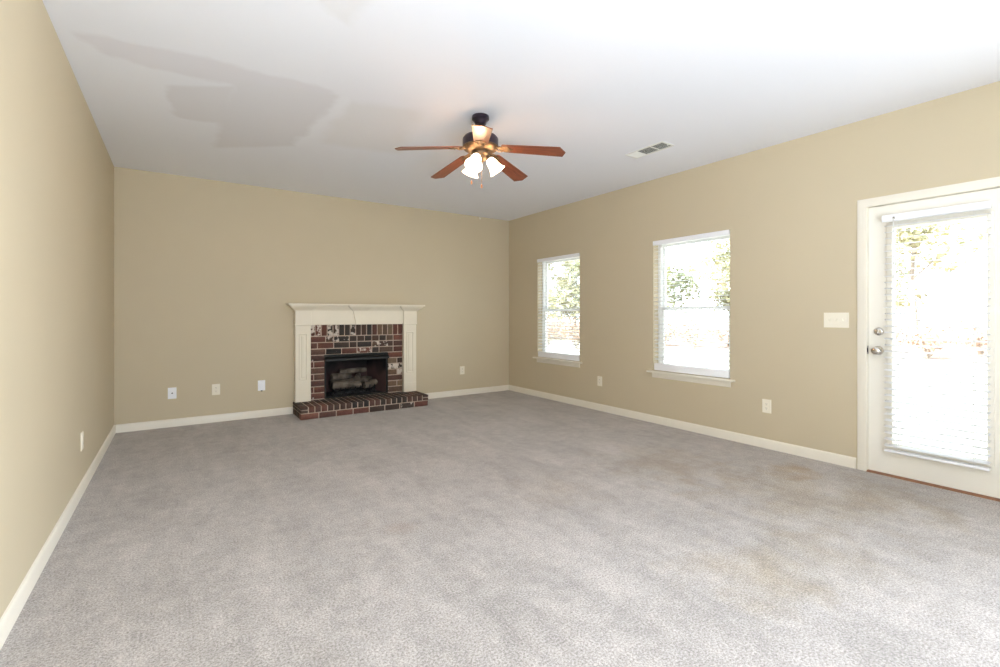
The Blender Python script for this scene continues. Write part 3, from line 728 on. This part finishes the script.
# ------------------------------------------------------------------ ceiling fan
FX, FY = 1.919, 3.087
fan = empty('ceiling_fan', (FX, FY, H)); tag(fan, 'five-blade cherry wood ceiling fan with lit bell shades', 'ceiling fan')
ZB = 2.503 - H                                        # blade plane below ceiling
m = MB(); m.lathe([(.064, 0), (.066, -.010), (.066, -.026), (.060, -.032), (.050, -.044), (.042, -.062), (.036, -.067), (.004, -.067)], None, 40); m.build('canopy', M['bronze'], fan)
m = MB(); m.lathe([(.0135, -.06), (.0135, -.16)], None, 20); m.lathe([(.03, -.118), (.035, -.13), (.03, -.148)], None, 24); m.build('downrod', M['bronze'], fan)
m = MB(); m.lathe([(.03, -.136), (.085, -.146), (.124, -.160), (.136, -.176), (.137, -.182), (.137, -.236), (.132, -.242)], None, 48); mh = m.build('motor_housing', M['bronze'], fan)
m = MB(); m.lathe([(.137, -.234), (.139, -.243), (.126, -.256), (.104, -.266), (.082, -.272), (.02, -.272)], None, 48); m.build('trim_ring', M['brass'], mh)
m = MB(); m.lathe([(.064, -.270), (.068, -.280), (.066, -.296), (.052, -.306), (.046, -.318), (.050, -.324), (.040, -.338), (.022, -.346), (.008, -.358), (.003, -.361)], None, 40); m.build('switch_housing', M['brass'], fan)
phase = R(3.4)
near_ang = math.atan2(-math.cos(R(34.23)), -math.sin(R(34.23)))   # towards the viewpoint
def blade_mesh():
    m_ = MB(); hw0, hw1 = .053, .069
    top = [(.175, -hw0 + .012), (.187, -hw0), (.625, -hw1), (.658, .004), (.628, hw1), (.187, hw0), (.175, hw0 - .012)]
    m_.prism(top, 'z', -.003, .003)
    return m_
bl0 = blade_mesh().build('blade', M['wood'], fan)
m = MB()
m.box(.085, .165, -.014, .014, .002, .007, .002)
m.prism([(.15, -.016), (.185, -.042), (.225, -.040), (.235, -.018), (.262, 0), (.235, .018), (.225, .040), (.185, .042), (.15, .016)], 'z', -.0072, -.0032)
for sy in (-1, 1): m.tube([(.12, sy * .012, -.004), (.14, sy * .030, -.008), (.165, sy * .036, -.008), (.178, sy * .020, -.007)], .005, 8)
for xx, yy in ((.20, -.026), (.20, .026), (.24, 0)): m.lathe([(.006, -.0072), (.005, -.0105), (.002, -.0115)], Matrix.Translation((xx, yy, 0)), 10)
br0 = m.build('blade_bracket', M['brass'], bl0)
for k in range(5):
    bl = bl0 if k == 0 else copy_tree(bl0, fan)
    a = near_ang + phase + k * 2 * pi / 5
    # pitch: the clockwise edge is raised
    bl.matrix_local = Matrix.Translation((0, 0, ZB)) @ Matrix.Rotation(a, 4, 'Z') @ Matrix.Rotation(R(8.4), 4, 'Y') @ Matrix.Rotation(R(-9.5), 4, 'X')
# light kit: three bell shades on curved arms
right_ang = near_ang + pi / 2
for k, ra in enumerate((right_ang + R(10), right_ang + R(130), right_ang + R(250))):
    ux, uy = cos(ra), sin(ra)
    m = MB(); m.tube([(ux * .035, uy * .035, -.312), (ux * .046, uy * .046, -.306), (ux * .056, uy * .056, -.311), (ux * .064, uy * .064, -.322)], .008, 10)
    ax = Vector((ux * .58, uy * .58, -.81)).normalized(); Q = ax.to_track_quat('Z', 'Y').to_matrix().to_4x4()
    base = Vector((ux * .060, uy * .060, -.314)); MT_ = Matrix.Translation(base) @ Q @ Matrix.Scale(.92, 4)
    m.lathe([(.012, -.008), (.023, 0), (.025, .016), (.021, .022)], MT_, 20); arm = m.build('lamp_arm', M['brass'], fan)
    m = MB(); t_ = .0028; pr = [(.024, .012), (.033, .022), (.041, .040), (.045, .062), (.048, .085), (.055, .108), (.068, .130), (.074, .137)]
    m.lathe(pr + [(r_ - t_, z_ + (.0005 if i else 0)) for i, (r_, z_) in enumerate(reversed(pr))], MT_, 36, caps=False)
    m.build('lamp_shade', M['shade'], arm)
    m = MB(); m.lathe([(.011, .018), (.012, .035), (.024, .058), (.028, .075), (.022, .094), (.008, .103), (.001, .104)], MT_, 20); m.build('bulb', M['bulb'], arm)
    lp = light('fan_lamp', 'POINT', base + ax * .115, (0, 0, 0), 5.0, (1, .52, .24), shadow_soft_size=.03); lp.parent = fan
for (a, r_, l) in ((near_ang - R(95), .058, .195), (near_ang + R(12), .045, .240)):
    x, y = cos(a) * r_, sin(a) * r_
    m = MB(); m.tube([(x * .9, y * .9, -.295), (x * 1.15, y * 1.15, -.31), (x * 1.18, y * 1.18, -.30 - l)], .0016, 6); ch = m.build('pull_chain', M['brass'], fan)
    m = MB(); m.lathe([(.002, .004), (.006, 0), (.0075, -.014), (.0055, -.026), (.001, -.029)], Matrix.Translation((x * 1.18, y * 1.18, -.30 - l)), 14); m.build('chain_fob', M['threshold'], ch)

# ------------------------------------------------------------------ outside: yard, leaf-covered ground, trees and shrubs
GZ = -.35
b = MB(); b.box(XR + T, 20.5, -30, 45, GZ - .1, GZ); struct(b.build('ground', M['yard']), 'pale sunlit yard outside', 'ground')
b = MB(); b.box(20.5, 80, -40, 90, GZ - .1, GZ + .03); struct(b.build('ground.001', M['litter']), 'leaf-covered ground under the trees outside', 'ground')
def tree(seed, h, crown_r, n, leaf_m, sz):
    rr = random.Random(seed); r = empty('tree'); m_ = MB()
    pts = [(0, 0, -.1)]; x = y = 0
    for i in range(1, 7): x += rr.uniform(-.15, .15); y += rr.uniform(-.15, .15); pts.append((x, y, h * .8 * i / 6))
    m_.tube(pts, [.17 - .022 * i for i in range(7)], 9)
    tips = []
    for i in range(14):
        k = rr.randint(1, 6); p = Vector(pts[k]); a = rr.uniform(0, 6.28); ln = crown_r * rr.uniform(.5, 1)
        q = p + Vector((cos(a) * ln, sin(a) * ln, ln * rr.uniform(.3, .9))); mid_ = (p + q) / 2 + Vector((0, 0, .15))
        m_.tube([p, mid_, q], [.05, .03, .012], 6); tips += [mid_, q]
    m_.build('trunk', M['bark'], r)
    f_ = MB()
    for i in range(n):
        c = rr.choice(tips) + Vector((rr.gauss(0, .5), rr.gauss(0, .5), rr.gauss(0, .45)))
        u = Vector((rr.gauss(0, 1), rr.gauss(0, 1), rr.gauss(0, 1))).normalized(); v_ = u.cross(Vector((rr.gauss(0, 1), rr.gauss(0, 1), 1))).normalized()
        s_ = sz * rr.uniform(.6, 1.3)
        f_.quad(c - u * s_, c + v_ * s_ * .5, c + u * s_, c - v_ * s_ * .5)
    f_.build('foliage', leaf_m, r, smooth=False); return r
protos = [tree(11, 11, 3.2, 4200, M['leaf_green'], .2), tree(12, 9, 2.9, 4000, M['leaf_olive'], .2), tree(13, 12.5, 3.0, 3800, M['leaf_olive'], .2)]
rt = random.Random(5); spots = []
for _ in range(4000):
    ang, dist = R(rt.uniform(3, 58)), rt.uniform(28.5, 50); x, y = dist * cos(ang), dist * sin(ang)
    if all(math.hypot(x - p, y - q) > 7.4 for p, q in spots): spots.append((x, y))
    if len(spots) == 30: break
for i, (x, y) in enumerate(spots):
    o = protos[i] if i < 3 else copy_tree(protos[i % 3])
    o.location = (x, y, GZ); o.rotation_euler = (0, 0, rt.uniform(0, 6.28)); s_ = rt.uniform(.85, 1.15); o.scale = (s_, s_, s_)
    tag(o, 'pale leafy tree beyond the yard, faintly seen through the blinds', 'tree', 'trees beyond the yard')
def shrub(seed):
    rr = random.Random(seed); r = empty('shrub'); m_ = MB(); tips = []
    for i in range(9):
        a = rr.uniform(0, 6.28); q = Vector((cos(a) * rr.uniform(.2, .9), sin(a) * rr.uniform(.2, .9), rr.uniform(.6, 1.3))); m_.tube([(0, 0, -.02), q * .5 + Vector((0, 0, .1)), q], [.03, .02, .008], 6); tips += [q, q * .6]
    m_.build('stems', M['bark'], r); f_ = MB()
    for i in range(500):
        c = rr.choice(tips) + Vector((rr.gauss(0, .22), rr.gauss(0, .22), rr.gauss(0, .18))); c.z = max(c.z, .05)
        u = Vector((rr.gauss(0, 1), rr.gauss(0, 1), rr.gauss(0, 1))).normalized(); v_ = u.cross(Vector((rr.gauss(0, 1), rr.gauss(0, 1), 1))).normalized(); s_ = .09 * rr.uniform(.6, 1.3)
        f_.quad(c - u * s_, c + v_ * s_ * .5, c + u * s_, c - v_ * s_ * .5)
    f_.build('foliage', M['leaf_russet'], r, smooth=False); return r
sp = [shrub(21), shrub(22)]
shrub_spots = [((22.4, 25.3)[k % 2] * cos(R(7 + k * 3.3)), (22.4, 25.3)[k % 2] * sin(R(7 + k * 3.3))) for k in range(16)]   # two staggered rows
for i, (x, y) in enumerate(shrub_spots):
    o = sp[i] if i < 2 else copy_tree(sp[i % 2])
    o.location = (x, y, GZ + .03); o.rotation_euler = (0, 0, rt.uniform(0, 6.28)); s_ = rt.uniform(.9, 1.15); o.scale = (s_, s_, s_)
    tag(o, 'low russet shrub at the far edge of the yard, seen through the blinds', 'shrub', 'russet shrubs at the yard edge')
